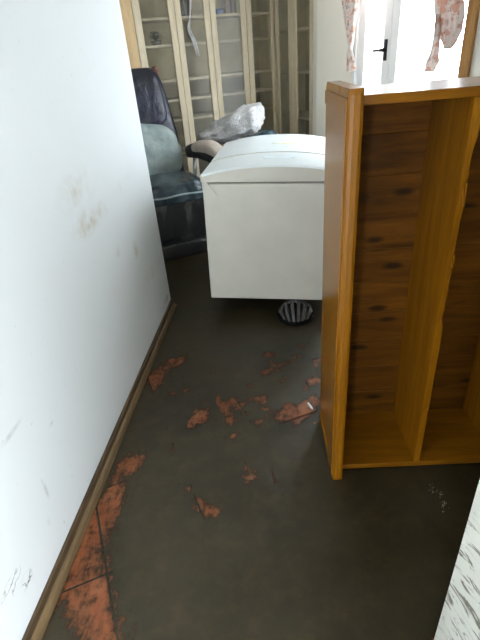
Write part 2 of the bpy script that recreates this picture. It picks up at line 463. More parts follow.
# floor tiles laid on the back room's axes, joints recessed to the grout below
TS, GAP = 0.335, 0.008
tb = N(); box(tb, F(), (-TS / 2 + GAP / 2, -TS / 2 + GAP / 2, -0.014), (TS / 2 - GAP / 2, TS / 2 - GAP / 2, 0), 0.002, 1)
finish(tb, False); tile_me = bpy.data.meshes.new('tile'); tb.to_mesh(tile_me); tb.free(); tile_me.materials.append(M_tile)
T0 = Vector((-0.575, 0.765, 0)); ta = math.atan2(-V.x, -V.y)
fl_off = OFF[floor.name]
E1 = Vector((math.cos(A27), math.sin(A27), 0)); E2 = Vector((-math.sin(A27), math.cos(A27), 0))
for i in range(-6, 12):
    for j in range(-6, 14):
        c = T0 + E1 * (i + 0.5) * TS + E2 * (j + 0.5) * TS
        if -0.85 < c.x < 0.75 and 0.3 < c.y < 3.0:
            o = link_obj('tile', tile_me, floor); o.location = c - fl_off; o.rotation_euler = (0, 0, A27)

# mud: one wet sheet over the tiles, rubbed thin in places
patches = []
def patch(px, py, rx, ry, ang=0.0, s=1.0):
    patches.append((px, py, rx, ry, math.radians(ang), s))
for a in [(131, 464, 16, 9, -25, 1), (112, 500, 13, 26, 28, 1.1), (84, 548, 24, 34, 25, 1.05), (88, 600, 30, 26, 10, 1.0), (100, 632, 24, 16, 0, .9),
          (155, 382, 10, 8, -30, 1.0), (166, 368, 12, 6, -35, .85), (182, 360, 8, 5, -30, .8), (172, 394, 6, 3, 0, .7), (186, 391, 5, 3, 0, .6),
          (202, 416, 9, 9, 40, 1.0), (191, 424, 6, 5, -40, .9), (222, 406, 4, 16, -28, 1.0), (230, 420, 4, 7, 10, .8), (237, 403, 8, 7, 0, .75),
          (206, 509, 15, 9, 22, 1.05), (251, 476, 9, 14, -5, .7), (274, 478, 3, 15, -28, .75), (188, 488, 5, 6, 0, .55), (232, 437, 9, 3, -15, .75), (172, 450, 4, 5, 0, .6),
          (290, 414, 22, 8, -10, 1.0), (303, 410, 12, 7, -25, .9), (312, 382, 10, 6, -30, .85), (317, 362, 4, 8, 20, .8), (264, 373, 10, 5, -8, .75), (284, 364, 14, 3, -18, .7),
          (271, 355, 5, 3, 0, .7), (284, 381, 3, 4, 30, .75), (303, 346, 8, 3, -10, .6), (258, 402, 7, 7, 0, .5), (314, 400, 5, 8, 20, .65), (249, 386, 3, 3, 0, .6), (243, 360, 10, 5, 0, .35), (215, 372, 12, 6, 0, .3)]:
    patch(*a)
rp = random.Random(5)
for k in range(34):      # small rubbed flecks between the freezer and the bookcase
    patch(rp.uniform(232, 322), rp.uniform(342, 428), rp.uniform(2, 6), rp.uniform(1, 2.5), rp.uniform(-40, 20), rp.uniform(.4, .8))
for k in range(16):
    patch(rp.uniform(140, 300), rp.uniform(355, 500), rp.uniform(2, 5), rp.uniform(1, 2.5), rp.uniform(-40, 40), rp.uniform(.3, .6))
def proj(p):
    c = RW.transposed() @ (Vector(p) - Vector((0, 0, H)))
    if c.z > -0.05: return None
    return (240 - FPX * c.x / c.z, 320 + FPX * c.y / c.z)
pats = []
for px, py, rx, ry, an, s in patches:         # turn each patch into a floor ellipse
    c = on_z(px, py); ca, sa = math.cos(an), math.sin(an)
    a = on_z(px + rx * ca, py + rx * sa) - c; d = on_z(px - ry * sa, py + ry * ca) - c
    pats.append((c, Matrix(((a.x, d.x), (a.y, d.y))).inverted(), s))
def lines(a, b, c, d, fine, coarse):
    out = []; x = a
    while x < b - 1e-6:
        out.append(x); x += fine if c <= x < d else coarse
    out.append(b); return out
xs = lines(-2.6 , WX + 0.027, 9, 9, 1, 0.08)[:-1] + lines(WX + 0.027, 2.3, WX, 0.45, 0.010, 0.08); ys = lines(-0.6, 4.9, 0.4, 2.6, 0.010, 0.08)
b = N(); film = b.verts.layers.float.new('film'); grid = []
for y in ys:
    row = []
    for x in xs:
        f = 1.5
        for c, m, s in pats:
            q = m @ Vector((x - c.x, y - c.y)); d2 = q.length_squared
            if d2 < 4: f -= 1.75 * s * math.exp(-d2 * 0.85)
        f = max(0.0, f)
        zz = 0.0025 + 0.0015 * mnoise.noise((x * 5, y * 5, 0)) * (1 if f > 0.5 else 0.3) + 0.0007 * f
        v = b.verts.new((x, y, zz)); v[film] = f; row.append(v)
    grid.append(row)
LN = -V
for j in range(len(ys) - 1):
    for i in range(len(xs) - 1):
        c = Vector(((xs[i] + xs[i + 1]) / 2, (ys[j] + ys[j + 1]) / 2, 0)) - C0
        w_ = c + C0
        if c.dot(U) > 0.0 and c.dot(V) > 0.0 and (w_.x > WX + 0.02 or w_.y > 2.5) and (w_.x < 0.35 or w_.y > 0.62):
            b.faces.new((grid[j][i], grid[j][i + 1], grid[j + 1][i + 1], grid[j + 1][i]))
bmesh.ops.delete(b, geom=[v for v in b.verts if not v.link_faces], context='VERTS')
mud = build('mud_layer', b, M_mud, None, 'dark wet mud left by the flood over the terracotta floor', 'mud', kind='stuff', smooth=True, origin=(0, 0, 0))

# ------------------------------------------------------------------ french doors
def leaf(x0, x1, handle_x=None):
    y0, y1 = 0.13, 0.175
    d = build('door_leaf', (lambda bm: (box(bm, RF, (x0, y0, 0.02), (x0 + 0.075, y1, DOORH - 0.05), 0.004), box(bm, RF, (x1 - 0.075, y0, 0.02), (x1, y1, DOORH - 0.05), 0.004),
              box(bm, RF, (x0 + 0.075, y0, 0.02), (x1 - 0.075, y1, 0.28), 0.004), box(bm, RF, (x0 + 0.075, y0, DOORH - 0.13), (x1 - 0.075, y1, DOORH - 0.05), 0.004), bm)[-1])(N()), M_white_frame, fd)
    b = N(); box(b, RF, (x0 + 0.07, 0.15, 0.27), (x1 - 0.07, 0.156, DOORH - 0.12)); build('pane', b, M_pane, d)
    if handle_x is not None:
        hp = on_plane(385, 50, C0 - U * 0.13, U); hz = hp.z
        b = N(); box(b, RF, (handle_x - 0.014, y0 - 0.010, hz - 0.062), (handle_x + 0.014, y0, hz + 0.062), 0.004)
        box(b, RF, (handle_x - 0.010, y0 - 0.05, hz - 0.010), (handle_x + 0.010, y0 - 0.008, hz + 0.012), 0.003)
        box(b, RF, (handle_x - 0.075, y0 - 0.055, hz - 0.008), (handle_x + 0.010, y0 - 0.040, hz + 0.008), 0.004)
        build('handle', b, M_black_metal, d, 'black lever handle on a long plate')
b = N()
box(b, RF, (WIN0, 0.11, 0), (WIN0 + 0.04, 0.20, DOORH), 0.003); box(b, RF, (WIN1 - 0.04, 0.11, 0), (WIN1, 0.20, DOORH), 0.003); box(b, RF, (WIN0 + 0.04, 0.11, DOORH - 0.045), (WIN1 - 0.04, 0.20, DOORH), 0.003)
fd = build('door_1', b, M_white_frame, None, 'bright double glass french door with white frame behind the wooden bookcase', kind='structure')
hx = (on_plane(386, 50, C0 - U * 0.13, U) - C0).dot(V)
leaf(WIN0 + 0.042, hx + 0.036, hx); leaf(hx + 0.038, WIN1 - 0.042)
b = N(); box(b, RF, (WIN1 + 0.004, -0.022, 0), (WIN1 + 0.068, 0, DOORH + 0.06), 0.004); struct('trim_1', b, M_oakframe)
b = N(); box(b, RF, (0.2, 0.42, -0.2), (3.6, 4.5, -0.03)); struct('terrace', b, M_terrace)

# ------------------------------------------------------------------ built-in glazed cabinets
def cabinet(name, label, fr, x0, x1, doors, shelves, endw):
    t = thing(name, label, 'cabinet', fr((x0 + (x1 - x0) / 2, 0.15, 0)))
    D, top = 0.30, 2.2
    b = N()
    box(b, fr, (x0, 0.022, 0), (x0 + 0.018, D, top)); box(b, fr, (x1 - 0.018, 0.022, 0), (x1, D, top))
    box(b, fr, (x0 + 0.018, 0.022, top - 0.02), (x1 - 0.018, D, top)); box(b, fr, (x0 + 0.018, 0.03, 0), (x1 - 0.018, D, 0.08))
    build('carcass', b, M_carcass, t)
    b = N(); box(b, fr, (x0 + 0.018, D - 0.012, 0.08), (x1 - 0.018, D - 0.002, top - 0.02)); build('back_panel', b, M_cabback, t)
    for z in shelves:
        b = N(); box(b, fr, (x0 + 0.019, 0.0225, z - 0.018), (x1 - 0.019, D - 0.013, z)); build('shelf', b, M_shelf, t)
    for a, c, wl, wr in doors:                     # a..c along the front; stile widths at each side
        b = N()
        box(b, fr, (a + 0.002, 0, 0.06), (a + wl, 0.021, top), 0.002); box(b, fr, (c - wr, 0, 0.06), (c - 0.002, 0.021, top), 0.002)
        box(b, fr, (a + wl, 0, 0.06), (c - wr, 0.021, 0.14), 0.002); box(b, fr, (a + wl, 0, top - 0.07), (c - wr, 0.021, top), 0.002)
        d = build('door', b, M_birch, t)
        b = N(); box(b, fr, (a + wl - 0.006, 0.009, 0.135), (c - wr + 0.006, 0.013, top - 0.065)); build('pane', b, M_glass, d)
    if endw:
        b = N(); box(b, fr, (endw[0], 0, 0), (endw[1], 0.021, top), 0.002); build('end_stile', b, M_tanwood, t)
    return t
LSH = [0.34, 0.62, 0.90, 1.06, 1.215, 1.475, 1.662, 1.90]
cabinet('glazed_cabinet', 'long pale wood cabinet of four glass doors behind the recliner', LF, 0.02, 1.34,
        [(0.002, 0.268, 0.034, 0.052), (0.268, 0.592, 0.052, 0.052), (0.592, 0.893, 0.052, 0.052), (0.893, 1.235, 0.052, 0.06)], LSH, (1.238, 1.338))
cabinet('glazed_cabinet', 'narrow pale wood cabinet of two glass doors beside the french door', RF, 0.02, 0.655,
        [(0.0, 0.318, 0.062, 0.07), (0.318, 0.652, 0.07, 0.05)], [0.36, 0.60, 0.838, 1.195, 1.507, 1.83], None)

# things on the cabinet shelves
def shelf_pt(px, py, z, back):      # a point on a left cabinet shelf seen at a pixel column
    q = on_plane(px, py, C0 - V * back, V); return LF(((q - C0).dot(U), back, z))
p = shelf_pt(156, 40, 1.475, 0.12)
pl = thing('small_plant', 'small dark green leafy plant on a shelf behind cabinet glass', 'plant', p)
M_leaf = simple('dark_green_leaf', (52, 66, 46), 0.5, var=0.4, scale=60); M_pot = simple('grey_pot', (92, 92, 84), 0.6)
b = N(); lathe(b, F(p), [(0.03, 0), (0.042, 0.005), (0.046, 0.03), (0.04, 0.034)]); build('pot', b, M_pot, pl, smooth=True)
for k in range(22):
    a = random.uniform(0, 6.28); l = random.uniform(0.04, 0.085); h = random.uniform(0.02, 0.07)
    dr = Vector((math.cos(a), math.sin(a), 0)); s = Vector((-dr.y, dr.x, 0)) * 0.011; o0 = p + Z * 0.03
    b = N(); v = [b.verts.new(o0 - s * 0.3), b.verts.new(o0 + s * 0.3), b.verts.new(o0 + dr * l * 0.5 + Z * h + s), b.verts.new(o0 + dr * l * 0.5 + Z * h - s), b.verts.new(o0 + dr * l + Z * h * 0.7)]
    b.faces.new((v[0], v[1], v[2], v[3])); b.faces.new((v[3], v[2], v[4]))
    r = bmesh.ops.extrude_face_region(b, geom=b.faces[:]); bmesh.ops.translate(b, vec=(0, 0, 0.0015), verts=[e for e in r['geom'] if isinstance(e, bmesh.types.BMVert)])
    build('leaf', b, M_leaf, pl)
def bottle(px, py, z, back, prof, col, label, cat, name):
    q = shelf_pt(px, py, z, back); t = thing(name, label, cat, q)
    b = N(); lathe(b, F(q), prof); build('body', b, simple(name + '_paint', col, 0.35), t, smooth=True)
    r, h = prof[-1]; b = N(); lathe(b, F(q), [(r * 1.15, h), (r * 1.2, h + 0.012), (r * 0.9, h + 0.016)]); build('cap', b, simple(name + '_cap_paint', tuple(c * 0.8 for c in col), 0.4), t, smooth=True)
bottle(150, 72, 1.215, 0.10, [(0.02, 0), (0.022, 0.004), (0.022, 0.06), (0.012, 0.075), (0.011, 0.085)], (226, 224, 218), 'small white bottle above the recliner behind cabinet glass', 'bottle', 'white_bottle')
bottle(155, 72, 1.215, 0.10, [(0.02, 0), (0.026, 0.01), (0.026, 0.075), (0.018, 0.09), (0.016, 0.095)], (178, 62, 40), 'small red jar above the recliner behind cabinet glass', 'jar', 'red_jar')
q = shelf_pt(219, 10, 1.662, 0.10); t = thing('blue_bowl', 'small blue bowl on the upper shelf behind cabinet glass', 'bowl', q)
b = N(); lathe(b, F(q), [(0.025, 0), (0.03, 0.006), (0.045, 0.022), (0.05, 0.04), (0.046, 0.04), (0.036, 0.018), (0.01, 0.01)]); build('body', b, simple('blue_glaze', (44, 74, 150), 0.25), t, smooth=True)
M_page = simple('book_pages', (196, 188, 168), 0.8)
def book(px, z, back, w, h, col, label):
    q = shelf_pt(px, 8, z, back); t = thing('book', label, 'book', q, 'books behind the cabinet glass'); fr = F(q, U, -V)
    b = N(); box(b, fr, (-w / 2, 0, 0), (-w / 2 + 0.003, 0.14, h)); box(b, fr, (w / 2 - 0.003, 0, 0), (w / 2, 0.14, h)); box(b, fr, (-w / 2 + 0.003, 0, 0), (w / 2 - 0.003, 0.003, h)); build('cover', b, simple('book_cover', col, 0.5), t)
    b = N(); box(b, fr, (-w / 2 + 0.003, 0.004, 0.003), (w / 2 - 0.003, 0.136, h - 0.003)); build('pages', b, M_page, t)
for px, w, h, col, lb in [(228, 0.03, 0.17, (110, 70, 48), 'brown book on the upper shelf right of the blue bowl'), (233, 0.024, 0.16, (84, 44, 40), 'dark red book on the upper shelf beside the brown book'),
                          (237, 0.02, 0.18, (150, 132, 104), 'tan book on the upper shelf, rightmost of its row'), (186, 0.03, 0.16, (70, 60, 56), 'dark grey book on the upper shelf behind the white streak'), (190, 0.025, 0.17, (120, 96, 80), 'brown grey book on the upper shelf behind the white streak')]:
    book(px, 1.662, 0.12, w, h, col, lb)

# thin white strip modelled for the bright reflection in the second glass door
def ribbon(bm, rows, o, n, amp=0.006, cols=5, thick=0.0012, seed=0, wave=1.0):
    """A cloth strip from pixel rows (xl, xr, y) laid on a real plane, folded along its normal."""
    fr = []; R_ = []
    for i in range(len(rows) - 1):
        for s in range(5):
            t = s / 5; R_.append(tuple(a + (c - a) * t for a, c in zip(rows[i], rows[i + 1])))
    R_.append(rows[-1])
    for i, (xl, xr, y) in enumerate(R_):
        a = on_plane(xl, y, o, n); c = on_plane(xr, y, o, n); r = []
        for k in range(cols + 1):
            f = k / cols; d = amp * math.sin(f * wave * cols * 1.3 + seed + i * 0.10) + amp * 0.5 * mnoise.noise((f * 4, i * 0.25, seed))
            r.append(a.lerp(c, f) + n * d)
        fr.append(r)
    sides = []
    for off in (thick / 2, -thick / 2):
        sides.append([[bm.verts.new(q + n * off) for q in r] for r in fr])
    A, B = sides; m, k = len(fr), cols + 1
    for i in range(m - 1):
        for j in range(k - 1):
            bm.faces.new((A[i][j], A[i][j + 1], A[i + 1][j + 1], A[i + 1][j])); bm.faces.new((B[i][j], B[i][j + 1], B[i + 1][j + 1], B[i + 1][j]))
    for i in range(m - 1):
        for j in (0, k - 1): bm.faces.new((A[i][j], A[i + 1][j], B[i + 1][j], B[i][j]))
    for j in range(k - 1):
        for i in (0, m - 1): bm.faces.new((A[i][j], A[i][j + 1], B[i][j + 1], B[i][j]))
b = N(); ribbon(b, [(189, 192, -40), (189.5, 191.5, 8), (189, 190.5, 20), (187, 190, 27), (188, 192, 33), (191, 195.5, 39), (193.5, 197.5, 46), (197, 199.5, 56)], C0 + V * 0.009, V, 0.004, 4)
build('reflection_streak', b, M_bag, None, 'thin crooked white reflection streak on cabinet glass', 'reflection streak', smooth=True)

# ------------------------------------------------------------------ curtains tied back beside the french door
cn = U; co = C0 + U * 0.045
ct = thing('curtain', 'narrow sheer pink floral curtain knotted at the left of the french door', 'curtain', on_plane(350, 70, co, cn))
b = N(); ribbon(b, [(335, 366, -170), (341, 359, -20), (343, 357.5, 0), (345.5, 355, 18), (348, 353, 36), (349.5, 352, 46)], co, cn, 0.012, 14, wave=1.2); build('drape', b, M_curtain, ct, smooth=True)
b = N(); ribbon(b, [(349.5, 352, 45), (347.5, 353, 54), (347, 355, 62), (346, 356, 69), (346, 351, 72)], co, cn, 0.008, 10, seed=2); build('tail', b, M_curtain, ct, smooth=True)
ct = thing('curtain', 'full sheer pink floral curtain swagged at the right of the french door', 'curtain', on_plane(440, 72, co, cn))
b = N(); ribbon(b, [(440, 492, -170), (436, 463, -20), (435.5, 462, 0), (437, 463, 15), (439, 461, 30), (442, 456, 41), (445, 450, 49)], co, cn, 0.014, 20, wave=1.1); build('drape', b, M_curtain, ct, smooth=True)
b = N(); ribbon(b, [(436, 440, 14), (434.5, 440, 28), (432.5, 440.5, 42), (430, 440, 54), (426, 440, 62), (424.5, 434, 72)], co + U * 0.03, cn, 0.010, 12, seed=4); build('tail', b, M_curtain, ct, smooth=True)

# ------------------------------------------------------------------ bookcase lying on its side
ba = math.radians(3.7)
bx = Vector((math.cos(ba), math.sin(ba), 0)); by = Vector((-math.sin(ba), math.cos(ba), 0))
BO = Vector((0.151, 1.120, 0)); BF = F(BO, bx, by)
L, BD, BH, SB = 1.55, 0.325, 1.268, 0.045
bc = thing('wooden_bookcase', 'amber varnished pine bookcase lying on its side in the mud', 'bookcase', BF((L / 2, BD / 2, 0)))
# carved end: the old top, a thick board with an ogee front edge and a raised border
b = N()
prof = [(0, 0.008), (0, BD), (0.0, BD)]
ogee = [(0.0, BD), (0.0, 0.010), (0.004, 0.003), (0.012, 0.0), (0.026, 0.0), (0.034, 0.004), (0.036, 0.012), (0.036, 0.022), (0.040, 0.030), (0.040, BD)]
prism(b, BF, ogee, 0.012, BH - 0.012, 'z')
for z0, z1, s in ((0, 0.012, 0.006), (BH - 0.012, BH, 0.006)):
    ins = [(min(max(x, s * 0.4), 0.040 - s * 0.3), max(y, s)) for x, y in ogee]
    lo, hi = (ins, ogee) if z0 == 0 else (ogee, ins)
    A = [b.verts.new(BF((x, y, z0))) for x, y in lo]; B = [b.verts.new(BF((x, y, z1))) for x, y in hi]
    b.faces.new(A); b.faces.new(B)
    for i in range(len(A)): b.faces.new((A[i], A[(i + 1) % len(A)], B[(i + 1) % len(A)], B[i]))
end = build('end_board', b, M_pine_z, bc)
b = N(); w = 0.045
box(b, BF, (-0.004, 0.012, 0.02), (0, 0.012 + 0.10, BH - 0.02), 0.0015); box(b, BF, (-0.004, 0.112, BH - 0.055), (0, BD - 0.004, BH - 0.02), 0.0015); box(b, BF, (-0.004, 0.112, 0.02), (0, BD - 0.004, 0.055), 0.0015)
build('border', b, M_pine_z, end)
b = N(); box(b, BF, (L - 0.04, 0.0, 0.0), (L, BD, BH), 0.004); build('end_board', b, M_pine_z, bc)
b = N(); box(b, BF, (0.0402, SB, 0.012), (L - 0.0402, BD - 0.0, 0.034), 0.002); build('side_board', b, M_pine_x, bc)
b = N(); box(b, BF, (0.0402, SB, BH - 0.040), (L - 0.0402, BD - 0.0, BH - 0.018), 0.002); build('side_board', b, M_pine_x, bc)
b = N(); pitch = 0.285; DV0 = 0.298
k = 0
while DV0 + k * pitch < L - 0.1:
    x = DV0 + k * pitch; b = N()
    # the front edge of each shelf board is chipped and splintered on one arris
    n = 40; zz0, zz1 = 0.0345, BH - 0.0405
    outl = [(x, zz0), (x, zz1)]
    right = []
    for i in range(n + 1):
        z = zz1 + (zz0 - zz1) * i / n; c = 0.0
        if k == 0 and 0.62 < z < 1.12: c = 0.010 * max(0, mnoise.noise((z * 22, 3.1, 0)) + 0.45)
        right.append((z, c))
    A0 = [b.verts.new(BF((x, SB + 0.004, z))) for z, c in right]; A1 = [b.verts.new(BF((x, BD - 0.012, z))) for z, c in right]
    B0 = [b.verts.new(BF((x + 0.022 - c, SB + 0.004 + c * 0.8, z))) for z, c in right]; B1 = [b.verts.new(BF((x + 0.022, BD - 0.012, z))) for z, c in right]
    for i in range(n):
        for P_, Q_ in ((A0, A1), (A1, B1), (B1, B0), (B0, A0)): b.faces.new((P_[i], P_[i + 1], Q_[i + 1], Q_[i]))
    b.faces.new((A0[0], A1[0], B1[0], B0[0])); b.faces.new((A0[-1], A1[-1], B1[-1], B0[-1]))
    sh = build('shelf_board', b, M_pine_z, bc)
    if k == 0:
        for z, l, d in [(0.97, 0.06, 0.005), (0.80, 0.035, 0.005)]:
            b = N(); prism(b, BF, [(SB - 0.001, z), (SB + 0.004, z + l), (SB + 0.010, z + l * 0.8), (SB + 0.009, z - 0.004)], x + 0.014, x + 0.014 + d, 'x'); build('splinter', b, M_pine_z, sh)
    k += 1
npl = 10; ph = (BH - 0.052) / npl
pm = N(); fr0 = F((0, 0, 0), bx, by)
box(pm, fr0, (-(L - 0.082) / 2, 0, 0), ((L - 0.082) / 2, 0.011, ph + 0.0008), 0.0022, 1); finish(pm, False)
pme = bpy.data.meshes.new('plank'); pm.to_mesh(pme); pm.free(); pme.materials.append(M_plank)
for i in range(npl):
    o = link_obj('plank', pme, bc); o.location = BF((L / 2, BD - 0.0115, 0.026 + i * ph)) - OFF[bc.name]

# ------------------------------------------------------------------ chest freezer, tilted, one side resting higher
fa = math.radians(-2.2); fr_roll = math.radians(2.3)
ex = (Vector((math.cos(fa), math.sin(fa), 0)) * math.cos(fr_roll) - Z * math.sin(fr_roll)).normalized()
ez = (Z * math.cos(fr_roll) + Vector((math.cos(fa), math.sin(fa), 0)) * math.sin(fr_roll)).normalized()
ey = ez.cross(ex).normalized()
FO = on_z(211, 298, 0.13); FZ = F(FO, ex, ey, ez)
FW, FD, FH = 0.76, 0.98, 0.665
fz = thing('chest_freezer', 'white chest freezer with an arched lid tilted behind the bookcase', 'freezer', (FO.x + 0.38, FO.y + 0.49, 0))
b = N(); box(b, FZ, (0, 0, 0), (FW, FD, FH), 0.008, 3); build('cabinet', b, M_enamel, fz)
b = N(); box(b, FZ, (0.012, 0.012, FH), (FW - 0.012, FD - 0.012, FH + 0.012)); build('gasket', b, M_gasket, fz)
b = N(); nx, ny = 32, 24; top = []; bot = []
def lid_h(x, y):
    u = (x - FW / 2) / (FW / 2); arch = 0.046 * (1 - abs(u) ** 2.2)
    step = -0.007 if abs(y - 0.33) < 0.005 else (-0.002 if y < 0.33 else 0.0)
    ed = min(y + 0.006, FD + 0.004 - y); rnd = -0.009 * max(0, 1 - ed / 0.02) ** 2
    return FH + 0.047 + arch + step + rnd
yl = sorted([-0.006 + (FD + 0.01) * j / ny for j in range(ny + 1)] + [0.002, 0.010, 0.3245, 0.3255, 0.3345, 0.3355])
for y in yl:
    top.append([b.verts.new(FZ((-0.006 + (FW + 0.012) * i / nx, y, lid_h(-0.006 + (FW + 0.012) * i / nx, y)))) for i in range(nx + 1)])
    bot.append([b.verts.new(FZ((-0.006 + (FW + 0.012) * i / nx, y, FH + 0.010))) for i in range(nx + 1)])
for j in range(len(yl) - 1):
    for i in range(nx):
        b.faces.new((top[j][i], top[j][i + 1], top[j + 1][i + 1], top[j + 1][i])); b.faces.new((bot[j][i], bot[j][i + 1], bot[j + 1][i + 1], bot[j + 1][i]))
    for i in (0, nx): b.faces.new((top[j][i], top[j + 1][i], bot[j + 1][i], bot[j][i]))
for i in range(nx):
    for j in (0, len(yl) - 1): b.faces.new((top[j][i], top[j][i + 1], bot[j][i + 1], bot[j][i]))
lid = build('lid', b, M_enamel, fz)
lid.data.materials.append(M_enamel_daylit_top)     # upward faces coloured lighter and bluer for window light, edges stay cream
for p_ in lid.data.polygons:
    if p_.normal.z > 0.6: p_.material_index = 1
b = N()                                     # seam across the lid
A = [[b.verts.new(FZ((0.004 + (FW - 0.008) * i / 24, y, lid_h(0.004 + (FW - 0.008) * i / 24, 0.33) + dz))) for i in range(25)] for y, dz in ((0.3255, 0.0005), (0.3345, 0.0005), (0.3345, 0.0025), (0.3255, 0.0025))]
for k in range(4):
    for i in range(24): b.faces.new((A[k][i], A[k][i + 1], A[(k + 1) % 4][i + 1], A[(k + 1) % 4][i]))
b.faces.new([A[k][0] for k in range(4)]); b.faces.new([A[k][24] for k in range(4)])
build('seam', b, M_gasket, lid, 'grey seam line across the lid')
def sticker(pts, mat, name):
    b = N(); vs = []
    A = [b.verts.new(FZ((x, y, lid_h(x, y) + 0.0015))) for x, y in pts]; B = [b.verts.new(FZ((x, y, lid_h(x, y) - 0.004))) for x, y in pts]
    b.faces.new(A)
    for i in range(len(A)): b.faces.new((A[i], A[(i + 1) % len(A)], B[(i + 1) % len(A)], B[i]))
    build(name, b, mat, lid)
sticker([(0.33, 0.60), (0.44, 0.63), (0.56, 0.62), (0.55, 0.58), (0.42, 0.57)], M_labelyellow, 'sticker')
sticker([(0.30, 0.20), (0.46, 0.205), (0.47, 0.17), (0.31, 0.165)], M_labelblue, 'sticker')
# torn film folded over the front left corner
b = N(); fl = [(0.002, 0.052), (0.105, 0.012), (0.084, -0.075), (0.028, -0.085), (0.008, -0.03)]
fl = [(0.0, FH + 0.045), (0.078, FH - 0.060), (0.045, FH - 0.072), (0.018, FH - 0.078), (0.0, FH - 0.02)]
prism(b, FZ, fl, -0.012, -0.0075, 'y'); build('torn_film', b, M_enamel, fz, 'flap of torn white film on the corner')
b = N()   # recessed dark plinth and runners reaching the ground under the tilted body
for x0, x1 in ((0.10, 0.20), (0.56, 0.66)):
    for y0, y1 in ((0.30, 0.42), (0.80, 0.92)):
        vs = []
        for x, y in ((x0, y0), (x1, y0), (x1, y1), (x0, y1)):
            q = FZ((x, y, 0)); vs.append((b.verts.new(q), b.verts.new((q.x, q.y, 0.003))))
        b.faces.new([v[0] for v in vs]); b.faces.new([v[1] for v in vs])
        for i in range(4): b.faces.new((vs[i][0], vs[(i + 1) % 4][0], vs[(i + 1) % 4][1], vs[i][1]))
        build('foot', b, M_blackplastic, fz); b = N()
b.free()

# ------------------------------------------------------------------ cycle helmet in the mud under the freezer edge
hc = on_z(296, 325) + Vector((0.0, 0.100, 0)); HX, HY, HZ = 0.105, 0.112, 0.098
hm = thing('cycle_helmet', 'muddy grey cycle helmet with long vents under the freezer edge', 'helmet', hc)
HF = F(hc + Z * 0.004)
b = N()
def hp_(th, ph, s=1.0): return (HX * s * math.sin(th) * math.cos(ph), HY * s * math.cos(th) * math.cos(ph), HZ * s * math.sin(ph))
def dome(bm, s, n=32, m=12):
    rings = []
    for j in range(m):
        ph = math.pi / 2 * j / m
        rings.append([bm.verts.new(HF(hp_(2 * math.pi * i / n, ph, s))) for i in range(n)])
    tp = bm.verts.new(HF(hp_(0, math.pi / 2, s)))
    for j in range(m - 1):
        for i in range(n): bm.faces.new((rings[j][i], rings[j][(i + 1) % n], rings[j + 1][(i + 1) % n], rings[j + 1][i]))
    for i in range(n): bm.faces.new((rings[-1][i], rings[-1][(i + 1) % n], tp))
    bm.faces.new(rings[0])
dome(b, 0.88); build('liner', b, M_helm_in, hm, smooth=True)
def rib(bm, c0, w):       # a strip over the crown from front to back, at sideways position c0 (-1..1)
    secs = []
    n = 20
    for i in range(n + 1):
        t = math.pi * (0.04 + 0.92 * i / n); sec = []
        spread = 0.55 + 0.45 * math.sin(t)
        for s in (0.87, 1.0):
            for e in (-w, w):
                a = (c0 * spread + e * (0.8 + 0.2 * math.sin(t))); a = max(-0.97, min(0.97, a)); k = math.sqrt(1 - a * a)
                sec.append(bm.verts.new(HF((HX * s * a, -HY * s * k * math.cos(t), max(0.02, HZ * s * k * math.sin(t))))))
        secs.append(sec)
    for i in range(n):
        A, B = secs[i], secs[i + 1]
        for p, q in ((0, 1), (1, 3), (3, 2), (2, 0)): bm.faces.new((A[p], A[q], B[q], B[p]))
    bm.faces.new((secs[0][0], secs[0][1], secs[0][3], secs[0][2])); bm.faces.new((secs[-1][0], secs[-1][1], secs[-1][3], secs[-1][2]))
for c in (-0.88, -0.54, -0.18, 0.18, 0.54, 0.88):
    b = N(); rib(b, c, 0.085); build('rib', b, M_helm, hm, smooth=False)
b = N()
rr = []
for i in range(32):
    th = 2 * math.pi * i / 32; rr.append([b.verts.new(HF((HX * s * math.sin(th), HY * s * math.cos(th), z))) for s, z in ((0.9, 0.0), (1.02, 0.0), (1.02, 0.022), (0.9, 0.024))])
for i in range(32):
    A, B = rr[i], rr[(i + 1) % 32]
    for k in range(4): b.faces.new((A[k], A[(k + 1) % 4], B[(k + 1) % 4], B[k]))
build('rim', b, M_helm_in, hm)
for t0 in (0.52, 0.74):       # two cross bridges between the ribs
    b = N(); pts = []
    t = math.pi * t0
    for i in range(17):
        a = -0.9 + 1.8 * i / 16; k = math.sqrt(1 - a * a); pts.append(HF((HX * 0.95 * a, -HY * 0.95 * k * math.cos(t), max(0.02, HZ * 0.95 * k * math.sin(t)))))
    tube(b, pts, 0.009, 6); build('bridge', b, M_helm, hm, smooth=True)

# ------------------------------------------------------------------ leather recliner
rf = V.copy(); rs = -U          # chair looks along V; its left arm is on the photo's right
RC = Vector((-0.845, 3.36, 0))  # middle of the front foot
RX = F(RC, rs, -rf)             # x to the photo's right, y towards the chair's back
rc = thing('leather_recliner', 'dark leather recliner chair smeared with pale mud behind the left wall', 'recliner', RX((0, 0.3, 0)))
b = N(); pad(b, RX, (-0.29, 0.02, 0.0), (0.29, 0.56, 0.40), 0.16); build('base', b, M_lea_black, rc, smooth=True)
b = N(); pad(b, RX, (-0.28, -0.02, 0.13), (0.28, 0.05, 0.46), 0.25); build('leg_rest', b, M_lea_black, rc, smooth=True)
b = N(); pad(b, RX, (-0.24, -0.10, 0.004), (0.24, 0.03, 0.13), 0.35); build('foot_roll', b, M_lea_black, rc, smooth=True)
def seatb(p, q):
    q[2] += 0.022 * (1 - p[0] ** 2) * (1 - p[1] ** 2) * (p[2] > 0) - 0.05 * max(0, p[1]) + 0.010 * math.cos(p[0] * 9) * (p[2] > 0.3) ; return q
b = N(); pad(b, RX, (-0.285, -0.035, 0.40), (0.285, 0.52, 0.57), 0.3, 40, 20, seatb); build('seat', b, M_lea_seat, rc, smooth=True)
